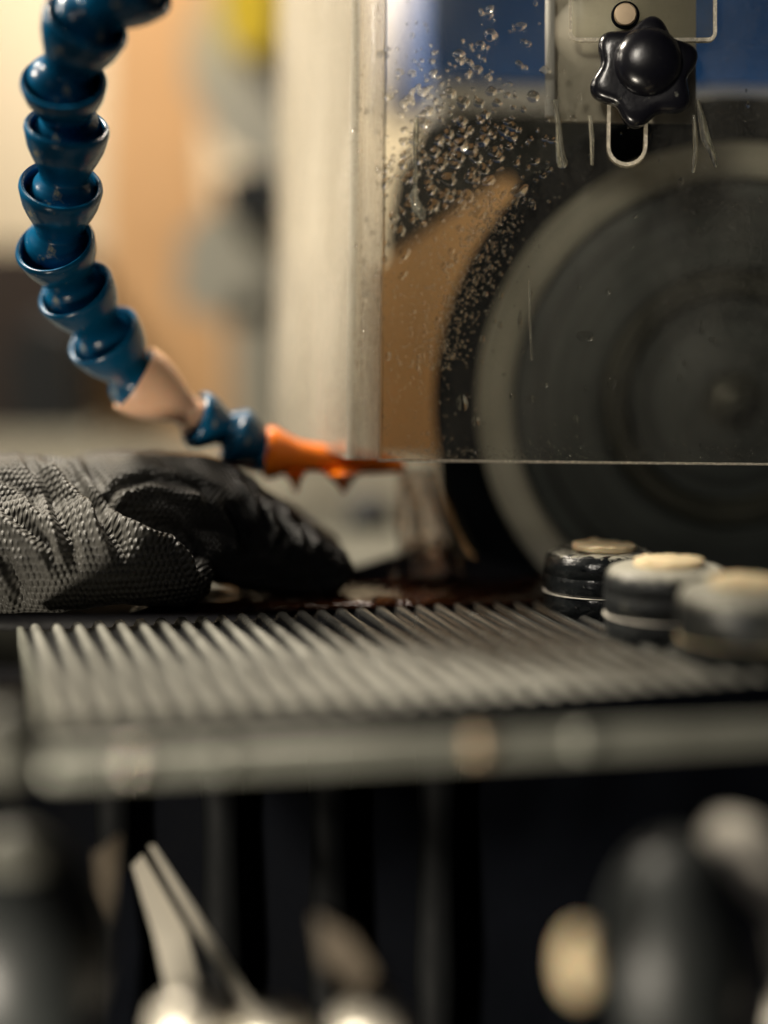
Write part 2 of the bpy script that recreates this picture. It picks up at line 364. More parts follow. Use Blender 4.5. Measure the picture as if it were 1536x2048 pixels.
# ---------------------------------------------------------------- three capped studs
def stud(px, py_top, Y, label, dusty, r=0.0205, yaw=0.0):
    top = P(px, py_top, Y)
    z0 = -0.0024
    H = top.z - z0 - 0.0015
    e = empty('capped_stud', (top.x, Y, z0), label, 'stud', 'three black studs with cream caps')
    k = r / 0.0205
    prof = [(0, 0), (0.0190, 0), (0.0198, 0.001), (0.0200, H * .30), (0.0195, H * .34), (0.0195, H * .36), (0.0203, H * .40), (0.0204, H * .62), (0.0201, H * .64), (0.0201, H * .66), (0.0204, H * .68),
            (0.0202, H * .82), (0.0194, H * .92), (0.0180, H * .98), (0.0165, H), (0.0, H)]
    bm_ = lathe_me([(a * k, b) for a, b in prof], 72)
    for v in bm_.vertices:
        n = noise.noise(v.co * 260 + Vector((px, 0, 0))); rr = math.hypot(v.co.x, v.co.y)
        if rr > 0.01: v.co.x *= 1 + 0.012 * n; v.co.y *= 1 + 0.012 * n; v.co.z += 0.0002 * n
    m = mat('stud_rubber', (0.009, 0.011, 0.012), 0.22 if dusty < .3 else 0.5, noise_amt=0.5, nscale=200, bump=0.6, bscale=350,
            second=(0.075, 0.074, 0.06), mask=(0.68 - dusty * .24, 0.80 - dusty * .18), mscale=130)
    # dust lies on faces that look up
    nt = m.node_tree; N = nt.nodes; L = nt.links; b = N['Principled BSDF']
    src = b.inputs['Base Color'].links[0].from_socket
    tc = N.new('ShaderNodeTexCoord'); sp = N.new('ShaderNodeSeparateXYZ'); L.new(tc.outputs['Object'], sp.inputs[0])
    nz = N.new('ShaderNodeTexNoise'); nz.inputs['Scale'].default_value = 280; nz.inputs['Detail'].default_value = 5; L.new(tc.outputs['Object'], nz.inputs['Vector'])
    ma = N.new('ShaderNodeMath'); ma.operation = 'MULTIPLY_ADD'; ma.inputs[1].default_value = 0.006; L.new(nz.outputs[0], ma.inputs[0]); L.new(sp.outputs[2], ma.inputs[2])
    mr = N.new('ShaderNodeMapRange'); mr.inputs[1].default_value = H * (1.13 - .25 * dusty); mr.inputs[2].default_value = H * (1.15 - .08 * dusty)
    L.new(ma.outputs[0], mr.inputs[0])
    mx = N.new('ShaderNodeMix'); mx.data_type = 'RGBA'; L.new(mr.outputs[0], mx.inputs[0]); L.new(src, mx.inputs[6]); mx.inputs[7].default_value = (0.40, 0.385, 0.32, 1)
    L.new(mx.outputs[2], b.inputs['Base Color'])
    link('body', bm_, m, e)
    d = lathe_me([(0, 0), (0.0108, 0), (0.0112, 0.0004), (0.0112, 0.0018), (0.0106, 0.0023), (0.0, 0.0024)], 64)
    for v in d.vertices:
        n = noise.noise(v.co * 420 + Vector((px, 2, 0)))
        a = math.atan2(v.co.y, v.co.x)
        v.co.x *= (1 + 0.03 * n); v.co.y *= 1 + 0.03 * n
        if v.co.z > 0.001: v.co.z += 0.0005 * n + (0.0007 if abs(a + 0.3 + px * .01 % 1) < 0.18 else 0)
    link('cap', d, 'cream', e, loc=(0.0008, 0, H + 0.0001), rot=(R(1.5), 0, R(px)))
    link('groove_highlight', lathe_me([(0.0202 * k, H * .345), (0.02055 * k, H * .352), (0.0206 * k, H * .36), (0.0202 * k, H * .367), (0.0196 * k, H * .36)], 64, True), 'cream' if dusty > .6 else 'white', e)  # pale ring painted as the water highlight in the groove
    bmd = bmesh.new()
    for q in range(46 if dusty < .3 else 10):
        a = R(rnd.uniform(180, 360)); zz = rnd.uniform(.1, .9) * H; s = rnd.uniform(.00015, .00055)
        mm = Matrix.Translation((0.0203 * k * math.cos(a), 0.0203 * k * math.sin(a), zz)) @ Matrix.Diagonal((s, s, s * 1.1, 1))
        bmesh.ops.create_icosphere(bmd, subdivisions=2, radius=1, matrix=mm)
    link('water_beads', bm_mesh(bmd, 'beads', sharp=180), 'water', e, stuff=True)
    return e
stud(1203, 1092, 0.000, 'farthest and wettest black stud, its cream cap chipped, nearest the wheel', 0.1)
stud(1333, 1122, -0.050, 'middle black stud with scuffed grey top and cream cap', 0.5, 0.0202)
stud(1490, 1163, -0.088, 'nearest and most blurred dusty stud at the right edge', 0.85, 0.0202)

# ---------------------------------------------------------------- grinding wheel
wc = P(1462, 800, 0.060)
wh = empty('grinding_wheel', (wc.x, wc.y, wc.z), 'large round black grinding wheel with a grey ring behind the clear guard', 'wheel')
def wpart(name, prof, m, n=160):
    return link(name, lathe_me(prof, n), m, wh, rot=(R(90), 0, 0))
k = 0.66 / FPX
wpart('rim', [(0.0, -0.042), (0.108, -0.042), (0.1125, -0.038), (0.1150, -0.002), (0.1138, 0.0), (0.1, 0.0004), (0.098, -0.001), (0.0, -0.001)], 'rubber')
wpart('ring', [(0.0842, -0.0008), (0.0848, 0.0018), (0.0975, 0.0018), (0.0982, -0.0008)], 'ringgrey')
wpart('disc', [(0.050, -0.0008), (0.051, 0.0008), (0.082, 0.0004), (0.0838, -0.0008)], 'diskgrey')
wpart('inner_ring', [(0.0395, -0.0008), (0.041, 0.0030), (0.0475, 0.0032), (0.0492, 0.0)], 'hub')
wpart('flange', [(0.012, 0.004), (0.020, 0.003), (0.030, -0.0004), (0.0385, -0.0004)], 'diskgrey')
wpart('hub', [(0.0, 0.010), (0.006, 0.0098), (0.0085, 0.007), (0.0090, 0.003), (0.0125, 0.0025), (0.013, 0.001)], 'hub')
wpart('nut', [(0.0, 0.0150), (0.0035, 0.0148), (0.0048, 0.0135), (0.0050, 0.0100)], 'hub', 6)

# ---------------------------------------------------------------- machine housing behind the wheel
hs = empty('machine_housing', (0.14, 0.17, -0.01), 'blue machine housing with its lit lower edge painted pale behind the guard', 'machine housing')
def hpart(name, pix, Y, dep, m, bev=0.002):
    o, pts = px_prism(pix, Y, dep)
    return link(name, prism_me(pts, dep, bev), m, hs, loc=o - Vector((0.14, 0.17, -0.01)))
hpart('upper_body', [(862, 150), (862, -200), (2100, -200), (2100, 190), (1000, 165)], 0.145, 0.16, 'bluepaint', 0.006)
hpart('lit_edge_band', [(880, 215), (880, 168), (1010, 172), (2100, 196), (2100, 245), (1100, 222)], 0.135, 0.10, 'greylip', 0.003)  # pale colour paints the lit lower edge of the housing
hpart('wheel_hood', [(770, 470), (790, 350), (850, 250), (950, 219), (1080, 226), (2100, 250), (2100, 1150), (880, 1150), (860, 800), (780, 760)], 0.120, 0.06, 'hood', 0.003)
tbp, pts = px_prism([(742, 545), (800, 500), (880, 445), (1015, 350), (1060, 420), (985, 620), (950, 800), (1000, 1150), (972, 1150), (905, 1020), (876, 915), (742, 912)], 0.108, 0.008)
tag(link('tan_splash_board', prism_me(pts, 0.008, 0.002), 'tan2', loc=tbp), 'tan board with slanting top edge seen through the clear guard', 'board')

# ---------------------------------------------------------------- guard of clear acrylic
gc = Vector((P(742, 920, 0.004).x, 0.004, 0))
zb_ = P(742, 919, 0.004).z
gu = empty('clear_guard', (gc.x, gc.y, zb_), 'clear acrylic wheel guard spattered with water drops', 'guard')
ang = math.atan2(-0.014, 0.125)
fd = Vector((math.cos(ang), math.sin(ang), 0)); LEAN = R(6.0)
up = Vector((0, math.sin(LEAN), math.cos(LEAN))); up = (up - fd * up.dot(fd)).normalized(); fn = -up.cross(fd)   # along, up, outward
PRM = Matrix((fd, -fn, up)).transposed().to_euler()
TH = 0.0032; GH = 0.26; GW = 0.30
def gl(s, out, z): return fd * s + fn * out + up * z
# front panel with a slot cut where the knob rides
def slot_outline(cx, zt, zb, r, n=10):
    pts = []
    for i in range(n + 1): a = math.pi * i / n; pts.append((cx + r * math.cos(a), zt + r * math.sin(a)))
    for i in range(n + 1): a = math.pi + math.pi * i / n; pts.append((cx + r * math.cos(a), zb + r * math.sin(a)))
    return pts
def front_coord(px, py):
    """photograph point -> (s, z) on the panel front"""
    a, b = (px - 768) / FPX, (1024 - py) / FPX
    c, s_ = math.cos(PITCH), math.sin(PITCH)
    d = Vector((a, c + b * s_, -s_ + b * c)); o = Vector((0, -0.6, CH)); q = gc + fn * TH / 2 + Vector((0, 0, zb_))
    kk = (q - o).dot(fn) / d.dot(fn); p = o + d * kk - q
    return p.dot(fd), p.dot(up)
ss, sz = front_coord(1254, 292); _, sz2 = front_coord(1254, 120)
outer = [(0.0035, 0), (GW, 0), (GW, GH), (0.0035, GH)]
def plate_with_hole(outer, hole, th):
    bm = bmesh.new()
    def ringv(pts, o): return [bm.verts.new(tuple(gl(x, o, z))) for x, z in pts]
    fa = {}
    for o in (th / 2, -th / 2):
        a = ringv(outer, o); b = ringv(hole, o)
        ea = [bm.edges.new((a[i], a[(i + 1) % len(a)])) for i in range(len(a))]
        eb = [bm.edges.new((b[i], b[(i + 1) % len(b)])) for i in range(len(b))]
        bmesh.ops.triangle_fill(bm, edges=ea + eb, use_beauty=True)
        fa[o] = (a, b)
    a1, b1 = fa[th / 2]; a2, b2 = fa[-th / 2]
    for s1, s2 in ((a1, a2), (b1, b2)):
        for i in range(len(s1)):
            j = (i + 1) % len(s1); bm.faces.new([s1[i], s1[j], s2[j], s2[i]])
    return bm_mesh(bm, 'panel')
hole = slot_outline(ss, sz2, sz, 0.0058)
link('front_panel', plate_with_hole(outer, hole, TH), 'acrylic', gu, smooth=False)
# sawn lower edge and slot edge: frosted cut faces set proud, pale strips painting their refracted glow
def strip(name, pts, wz, o0, o1, m):
    bm = bmesh.new(); n = len(pts); rr = []
    for i, (x, z) in enumerate(pts):
        t = Vector((pts[(i + 1) % n][0] - pts[i - 1][0], pts[(i + 1) % n][1] - pts[i - 1][1])).normalized()
        nx, nz = t.y, -t.x
        rr.append([bm.verts.new(tuple(gl(x + nx * w_, o, z + nz * w_))) for w_, o in ((0, o0), (wz, o0), (wz, o1), (0, o1))])
    for i in range(n):
        a, b = rr[i], rr[(i + 1) % n]
        for k2 in range(4): bm.faces.new([a[k2], a[(k2 + 1) % 4], b[(k2 + 1) % 4], b[k2]])
    return link(name, bm_mesh(bm, name), m, gu, smooth=False)
strip('slot_edge', hole, 0.0012, TH / 2 + 0.0004, -TH / 2 - 0.0003, 'acrylic_edge')
bm = bmesh.new(); seq = []
for i in range(121):
    s_ = 0.0025 + (GW - 0.0025) * i / 120; n = noise.noise(Vector((s_ * 300, 0, 0)))
    seq.append([bm.verts.new(tuple(gl(s_, o, z))) for o, z in ((TH / 2 + .0002, -0.0006 + 0.00018 * n), (TH / 2 + .0002, 0.0002 + 0.00015 * n), (-TH / 2, 0.0001), (-TH / 2, -0.0006))])
for a, b in zip(seq, seq[1:]):
    for k2 in range(4): bm.faces.new([a[k2], b[k2], b[(k2 + 1) % 4], a[(k2 + 1) % 4]])
link('sawn_edge', bm_mesh(bm, 'sawn_edge'), 'acrylic_edge', gu)
# corner bar, with a rounded outer edge
bm = bmesh.new(); cps = []
for i in range(9):
    a = math.pi + (math.pi / 2) * i / 8; cps.append((0.0030 + 0.0045 * math.cos(a) - .004, 0.0012 - 0.0045 * math.sin(a) - 0.003))
cps = [(-0.0088, -0.0045), (-0.0088, 0.0002), (-0.0075, 0.0016), (-0.0052, 0.0021), (-0.004, 0.0015), (-0.0028, 0.0021), (0.0008, 0.0021), (0.0028, 0.0018), (0.0033, 0.0008), (0.0033, -0.0045)]
lo = [bm.verts.new(tuple(gl(a, b, 0))) for a, b in cps]; hi = [bm.verts.new(tuple(gl(a, b, GH))) for a, b in cps]
bm.faces.new(lo); bm.faces.new(hi[::-1])
for i in range(len(cps)): j = (i + 1) % len(cps); bm.faces.new([lo[j], lo[i], hi[i], hi[j]])
link('corner_bar', bm_mesh(bm, 'corner', sharp=50), 'acrylic_bar', gu)
# side panel going back and outward
sb = P(548, 880, 0.14)
a0 = gl(-0.0089, -0.002, 0); b0 = Vector((sb.x - gc.x, sb.y - gc.y, 0))
dr = (b0 - a0).normalized(); nn = Vector((dr.y, -dr.x, 0)) * -1
bm = bmesh.new()
q = [a0, b0, b0 + nn * -0.003, a0 + nn * -0.003]
lo = [bm.verts.new(v) for v in q]; hi = [bm.verts.new(v + up * GH) for v in q]
bm.faces.new(lo); bm.faces.new(hi[::-1])
for i in range(4): j = (i + 1) % 4; bm.faces.new([lo[j], lo[i], hi[i], hi[j]])
link('side_panel', bm_mesh(bm, 'side'), 'acrylic_side', gu, smooth=False)

# water drops on the guard
def drop(bm, s_, z, w_, h_, t_, out, tilt=0.0, tear=0.0, nu=10, nv=4):
    rings = []
    lv = [(1, 0), (.95, .55), (.87, .88), (.76, 1), (0.35, 1.0), (0, 1)] if nv >= 4 else [(1, 0), (.85, .6), (.5, .93), (0, 1)]
    for j, (rr, dd) in enumerate(lv):
        if rr == 0: rings.append([bm.verts.new(tuple(gl(s_, out + t_, z - h_ * .16)))]); break
        ring = []
        for i in range(nu):
            b = 2 * math.pi * i / nu
            rr_n = 1 + 0.22 * noise.noise(Vector((math.cos(b) * 1.3 + s_ * 900, math.sin(b) * 1.3, z * 900)))
            x = math.cos(b) * rr * w_ * rr_n * (1 - tear * max(0, math.sin(b))); y = math.sin(b) * rr * h_ * rr_n
            x += y * tilt
            ring.append(bm.verts.new(tuple(gl(s_ + x, out + dd * t_ - 0.00004, z + y - dd * h_ * 0.16))))
        rings.append(ring)
    for a, b in zip(rings, rings[1:]):
        for i in range(nu):
            j = (i + 1) % nu
            if len(b) > 1: bm.faces.new([a[i], a[j], b[j], b[i]])
            else: bm.faces.new([a[i], a[j], b[0]])
    bm.faces.new(rings[0][::-1])
bm = bmesh.new(); OUT = TH / 2
def put(px, py, wpx, hpx, th=0.45, tilt=0, tear=0, nu=10, nv=4):
    s_, z = front_coord(px, py)
    if z < 0.0006: return
    w_ = wpx / 2 / 5690.; h_ = hpx / 2 / 5690.
    drop(bm, s_, z, w_, h_, min(w_, h_) * th, OUT, tilt, tear, nu, nv)
placed = []; OVL = 0.66
def free(px, py, r):
    for a, b, c in placed:
        if (a - px) ** 2 + (b - py) ** 2 < (OVL * (r + c)) ** 2: return False
    placed.append((px, py, r)); return True
for i in range(46):                                 # a few wide flat ones that nearly touch
    px = rnd.gauss(880, 60); py = rnd.gauss(300, 70); r = rnd.uniform(9, 15)
    if px > 775 and free(px, py, r): put(px, py, 2.3 * r, 2 * r, .07, rnd.uniform(-.3, .3), rnd.uniform(-.2, .3), 18, 4)
tries = 0; cnt = 0                                   # packed field upper left
while cnt < 260 and tries < 30000:
    tries += 1
    px = rnd.gauss(900, 105); py = rnd.gauss(270, 120)
    if px < 764 or px > 1180 or py < 20 or py > 560: continue
    if (px - 905) / 150 + (py - 265) / 170 > 1.9: continue
    r = rnd.choice((3, 4, 5, 5, 6, 7, 9, 11)) * rnd.uniform(.8, 1.15)
    if not free(px, py, r): continue
    put(px, py, 2.1 * r * rnd.uniform(.85, 1.25), 2 * r * rnd.uniform(.8, 1.15), rnd.uniform(.06, .12), rnd.uniform(-.4, .4), rnd.uniform(-.2, .4), 14, 4); cnt += 1
for i in range(260):                                # loose medium drops over the wheel
    px = rnd.uniform(764, 1536); py = rnd.uniform(0, 915)
    r = rnd.choice((2, 2.5, 3, 3, 4, 6))
    if px > 1080 and rnd.random() < .6: continue
    if free(px, py, r): put(px, py, 2 * r * rnd.uniform(.7, 1.1), 2 * r * rnd.uniform(.9, 1.6), .25, 0, .3)
for i in range(900):                                # mist along the wheel's edge
    py = rnd.uniform(380, 740); cx = 1020 - (py - 380) * 0.42
    if py > 640: cx = 905 - (py - 640) * .28
    px = rnd.gauss(cx - 10, 34); r = abs(rnd.gauss(0, 1.6)) + 1.2
    if px > 764 and free(px, py, r): put(px, py, 2 * r, 2 * r * rnd.uniform(.9, 1.5), .6, 0, 0, 7, 3)
for i in range(420):                                # fine spray over the tan board and the lower edge
    px = rnd.uniform(762, 900); py = rnd.uniform(420, 900); r = rnd.uniform(.8, 2.2)
    if free(px, py, r): put(px, py, 2 * r, 2 * r * 1.2, .6, 0, 0, 7, 3)
for i in range(300):
    px = rnd.uniform(762, 1536); py = 918 - abs(rnd.gauss(0, 16)); r = rnd.uniform(1, 3.5)
    if free(px, py, r): put(px, py, 2 * r, 2 * r * rnd.uniform(.7, 1.2), .5, 0, 0, 8, 3)
for (px, py, w_, h_) in ((953, 362, 18, 12), (925, 805, 24, 34), (952, 842, 18, 22), (1062, 798, 22, 16), (1170, 672, 36, 22), (1224, 765, 20, 26), (1403, 655, 8, 30), (1430, 680, 12, 12),
                         (1125, 325, 22, 26), (762, 235, 10, 18), (752, 264, 12, 14), (1400, 572, 6, 14), (1040, 640, 9, 40), (1045, 700, 8, 16), (1150, 840, 14, 26), (1090, 770, 16, 10)):
    put(px, py, w_, h_, .14, 0, .2, 16, 6)
link('water_drops', bm_mesh(bm, 'drops', sharp=180), 'film', gu, stuff=True)
# drops on the corner bar
bm = bmesh.new(); OUT = 0.0021
for i in range(430):
    py = rnd.gauss(640, 70) if i < 340 else rnd.uniform(0, 900)
    if not 0 < py < 905: continue
    px = rnd.uniform(722, 758) if i < 340 else rnd.uniform(700, 760)
    r = abs(rnd.gauss(0, 1.7)) + 1.0
    if free(px, py, r): put(px, py, 2 * r, 2 * r * rnd.uniform(1, 1.6), .6, 0, .1, 8, 3)
link('corner_drops', bm_mesh(bm, 'corner_drops', sharp=180), 'film', gu, stuff=True)
# dried streaks
OUT = TH / 2
def streak(pts):
    bm = bmesh.new(); prev = None
    for px, py, w_ in pts:
        a, z = front_coord(px - w_ / 2, py); b, _ = front_coord(px + w_ / 2, py)
        cur = [bm.verts.new(tuple(gl(a, OUT + .00008, z))), bm.verts.new(tuple(gl((a + b) / 2, OUT + .0005, z))), bm.verts.new(tuple(gl(b, OUT + .00008, z)))]
        if prev:
            for i in range(2): bm.faces.new([prev[i], prev[i + 1], cur[i + 1], cur[i]])
            bm.faces.new([prev[2], prev[0], cur[0], cur[2]])
        prev = cur
    link('dried_streak', bm_mesh(bm, 'streak', sharp=180), 'streak', gu)
streak([(834, 232, 6), (832, 262, 12), (829, 300, 9), (831, 340, 8), (829, 360, 10), (831, 372, 7), (827, 392, 18), (838, 425, 26), (846, 440, 8)])
streak([(1110, 200, 12), (1117, 250, 11), (1120, 300, 16), (1124, 325, 22), (1124, 336, 14)])
streak([(1395, 200, 8), (1404, 240, 16), (1412, 280, 20), (1426, 312, 14), (1432, 335, 6)])
streak([(1180, 232, 8), (1184, 280, 10), (1184, 330, 6)])
streak([(1388, 230, 8), (1392, 300, 12), (1386, 345, 6)])
streak([(1058, 560, 3), (1060, 640, 5), (1064, 720, 4)])

# ---------------------------------------------------------------- bracket, plate and knob on the guard
def on_panel(px, py, out):
    s_, z = front_coord(px, py); return gc + gl(s_, out, z) + Vector((0, 0, zb_))
def panel_prism(pix, out0, th, bev=0.0006, origin=None):
    pts = [front_coord(x, y) for x, y in pix]
    me = prism_me(pts, th, bev, 2)
    return me
br = empty('guard_bracket', gc + Vector((0, 0, zb_)), 'grey painted steel bracket carrying the clear guard behind the black knob', 'bracket')
def brp(name, pix, out, th, m, bev=0.0006):
    me = panel_prism(pix, out, th, bev)
    p = fn * out
    return link(name, me, m, br, loc=p, rot=PRM)
brp('back_plate', [(1100, 232), (1100, -120), (1395, -120), (1395, 236)], -0.006, 0.003, 'bracket')
brp('flange', [(1090, 226), (1090, -120), (1109, -120), (1109, 226)], -0.0022, 0.0036, 'greylip')
def rrect(x0, y0, x1, y1, r):
    out = []
    for cx, cy, a0 in ((x1 - r, y1 - r, 0), (x0 + r, y1 - r, 90), (x0 + r, y0 + r, 180), (x1 - r, y0 + r, 270)):
        for i in range(7): a = R(a0 + 15 * i); out.append((cx + r * math.cos(a), cy + r * math.sin(a)))
    return out
pl = empty('clear_clamp_plate', gc + Vector((0, 0, zb_)), 'small clear plate with rounded corners and bright edges above the black knob', 'plate')
me = panel_prism(rrect(1138, -90, 1432, 86, 18), 0, 0.0022, 0)
link('plate', me, 'acrylic', pl, loc=fn * (TH / 2 + 0.0026), rot=PRM)
# edge ribbon of the plate
pix = rrect(1138, -90, 1432, 86, 18); pp = [front_coord(x, y) for x, y in pix]
bm = bmesh.new(); rr = []
cxm = sum(p[0] for p in pp) / len(pp); czm = sum(p[1] for p in pp) / len(pp)
for i, (x, z) in enumerate(pp):
    t = Vector((pp[(i + 1) % len(pp)][0] - pp[i - 1][0], pp[(i + 1) % len(pp)][1] - pp[i - 1][1])).normalized(); nx, nz = t.y, -t.x
    if (x - cxm) * nx + (z - czm) * nz > 0: nx, nz = -nx, -nz
    rr.append([bm.verts.new(tuple(gl(x + nx * w_, o, z + nz * w_))) for w_, o in ((-.0001, .0003), (.0011, .0003), (.0011, .0028), (-.0001, .0028))])
for i in range(len(rr)):
    a, b = rr[i], rr[(i + 1) % len(rr)]
    for k2 in range(4): bm.faces.new([a[k2], a[(k2 + 1) % 4], b[(k2 + 1) % 4], b[k2]])
link('bright_edge', bm_mesh(bm, 'edge'), 'acrylic_edge', pl, loc=fn * (TH / 2), smooth=False)
pc = on_panel(1250, 36, TH / 2 + 0.0028) - gc - Vector((0, 0, zb_))
wsh = link('washer', lathe_me([(0.0, 0), (0.0047, 0), (0.0049, 0.0006), (0.0045, 0.0012), (0.0040, 0.0012), (0.0, 0.0012)], 40), 'black', pl, loc=pc, rot=axis_rot(fn))
link('bolt_head', lathe_me([(0.0039, 0.0012), (0.0039, 0.0020), (0.0035, 0.0025), (0, 0.0026)], 40), 'steelcap', wsh)
# star knob
kc = on_panel(1286, 152, TH / 2 + 0.0004)
kn = empty('star_knob', kc, 'glossy black six-lobed star knob with a domed centre', 'knob')
kb = bmesh.new(); n = 144; rings = []
def kr(a, base, amp): return base + amp * (0.5 + 0.5 * math.cos(6 * (a - R(20))))
levels = [(0.0, .0138, 0.002), (0.001, .0146, 0.0034), (0.0025, .0150, 0.0041), (0.0060, .0150, 0.0041), (0.0074, .0146, 0.0038), (0.0083, .0136, 0.0030), (0.0086, .0120, 0.0016), (0.0086, .0112, 0.0003)]
for t, b0_, am in levels:
    rings.append([kb.verts.new((kr(2 * math.pi * i / n, b0_, am) * math.cos(2 * math.pi * i / n), kr(2 * math.pi * i / n, b0_, am) * math.sin(2 * math.pi * i / n), t)) for i in range(n)])
kb.faces.new(rings[0][::-1])
for a, b in zip(rings, rings[1:]):
    for i in range(n): j = (i + 1) % n; kb.faces.new([a[i], a[j], b[j], b[i]])
kb.faces.new(rings[-1])
q = fn.to_track_quat('Z', 'Y')
link('star_grip', bm_mesh(kb, 'knob', sharp=50), 'knob', kn, rot=q.to_euler())
link('dome', lathe_me([(0.0116, 0.0075), (0.0116, 0.0092), (0.0112, 0.0104), (0.0102, 0.0120), (0.0085, 0.0134), (0.006, 0.0144), (0.003, 0.0149), (0, 0.0150)], 64), 'knob', kn, rot=q.to_euler(), loc=fd * 0.0012 + Vector((0, 0, 0.0028)))
link('stem', lathe_me([(0, -0.006), (0.004, -0.006), (0.004, 0.0002), (0, 0.0002)], 24), 'dkgrey', kn, rot=q.to_euler())

# ---------------------------------------------------------------- segmented coolant hose
S = 1 / 5690.0
seg_prof = [(70.5, 4), (74, 0), (78, -1), (81, 3), (82, 10), (80, 20), (79, 26), (75, 44), (67, 64), (58, 82), (51, 98), (48.5, 108), (50, 114), (59, 124), (66, 136), (68, 150), (64, 162),
            (55, 162), (52, 130), (45, 108), (55, 85), (67, 45), (69.5, 20)]
seg_prof = [(r * S, t * S) for r, t in seg_prof]
seg_me = lathe_me(seg_prof, 56, True); seg_me.name = 'hose_segment'
hose_pts = [(560, -140, -0.044), (415, -105, -0.040), (280, -48, -0.036), (174, 42, -0.030), (127, 160, -0.021), (134, 250, -0.013), (122, 368, -0.005), (108, 486, 0.003), (148, 576, 0.012), (204, 668, 0.021), (268, 752, 0.030),
            (384, 828, 0.038), (452, 862, 0.042), (530, 905, 0.040), (620, 925, 0.042)]
H3 = [P(*p) for p in hose_pts]
h0 = H3[3]
hose = empty('coolant_hose', h0, 'blue ball jointed coolant hose with tan collar and orange nozzle bending down to the wheel', 'hose')
for i in range(0, 10):
    d = (H3[i + 1] - H3[i]) * 0.75 + (H3[i + 1] - H3[i - 1] if i else H3[1] - H3[0]) * 0.12
    d = d.normalized() + Vector((0, (.1, .1, .2, .25, .42, .18, .38, .42, .3, .2)[i], 0))
    o = link('segment', seg_me, 'blue', hose, loc=H3[i] - h0, rot=axis_rot(d))
    o.scale = (1, 1, min(1.0, max(.8, (H3[i + 1] - H3[i]).length / (116 * S))))
# tan collar
d = P(392, 832, 0.038) - P(262, 752, 0.030)
tp = [(64, 4), (68, 0), (70, 6), (68, 30), (58, 62), (44, 92), (34, 112), (31, 124), (36, 134), (42, 142), (38, 150), (26, 150), (28, 110), (50, 50), (60, 12)]
link('collar', lathe_me([(r * S * 1.08, t * S * 1.06) for r, t in tp], 48, True), 'tan_plastic', hose, loc=P(268, 756, 0.030) - h0, rot=axis_rot(d))
# small blue segments
sp_ = [(42, 3), (45, 0), (50, 4), (52, 12), (48, 28), (38, 48), (31, 62), (30, 68), (38, 82), (40, 94), (34, 98), (22, 98), (24, 50), (42, 22)]
sm = lathe_me([(r * S * 1.2, t * S * 1.06) for r, t in sp_], 44, True)
for (a, b) in (((388, 836, 0.030), (462, 862, 0.036)), ((462, 866, 0.036), (540, 905, 0.040))):
    link('small_segment', sm, 'blue', hose, loc=P(*a) - h0, rot=axis_rot(P(*b) - P(*a)))
# nozzle
nd = P(812, 934, 0.046) - P(530, 905, 0.040)
np_ = [(40, 2), (44, 0), (47, 6), (45, 20), (34, 46), (27, 70), (25, 100), (24, 150), (22, 190), (16, 240), (9, 284), (6, 284), (10, 220), (18, 150), (18, 60), (34, 30)]
nz = link('nozzle', lathe_me([(r * S * 1.22, t * S * 1.06) for r, t in np_], 44, True), 'orange', hose, loc=P(530, 905, 0.040) - h0, rot=axis_rot(nd))
for (cx, cy, wl, hl) in ((590, 955, 34, 34), (686, 952, 60, 40)):
    a = P(cx, cy, 0.041)
    me = lathe_me([(0, hl * 1.0 * S), (5 * S, hl * .8 * S), (wl * .35 * S, hl * .25 * S), (wl * .72 * S, -.28 * hl * S), (0, -.6 * hl * S)], 20)
    link('nozzle_screw', me, 'orange', hose, loc=a - h0, rot=axis_rot((0.05, 0.1, -1)))
link('red_valve', lathe_me([(0, 0), (15 * S, 0), (17 * S, 10 * S), (15 * S, 90 * S), (0, 92 * S)], 24), 'red', hose, loc=P(440, 915, 0.046) - h0, rot=axis_rot(P(530, 942, .046) - P(440, 920, .046)))

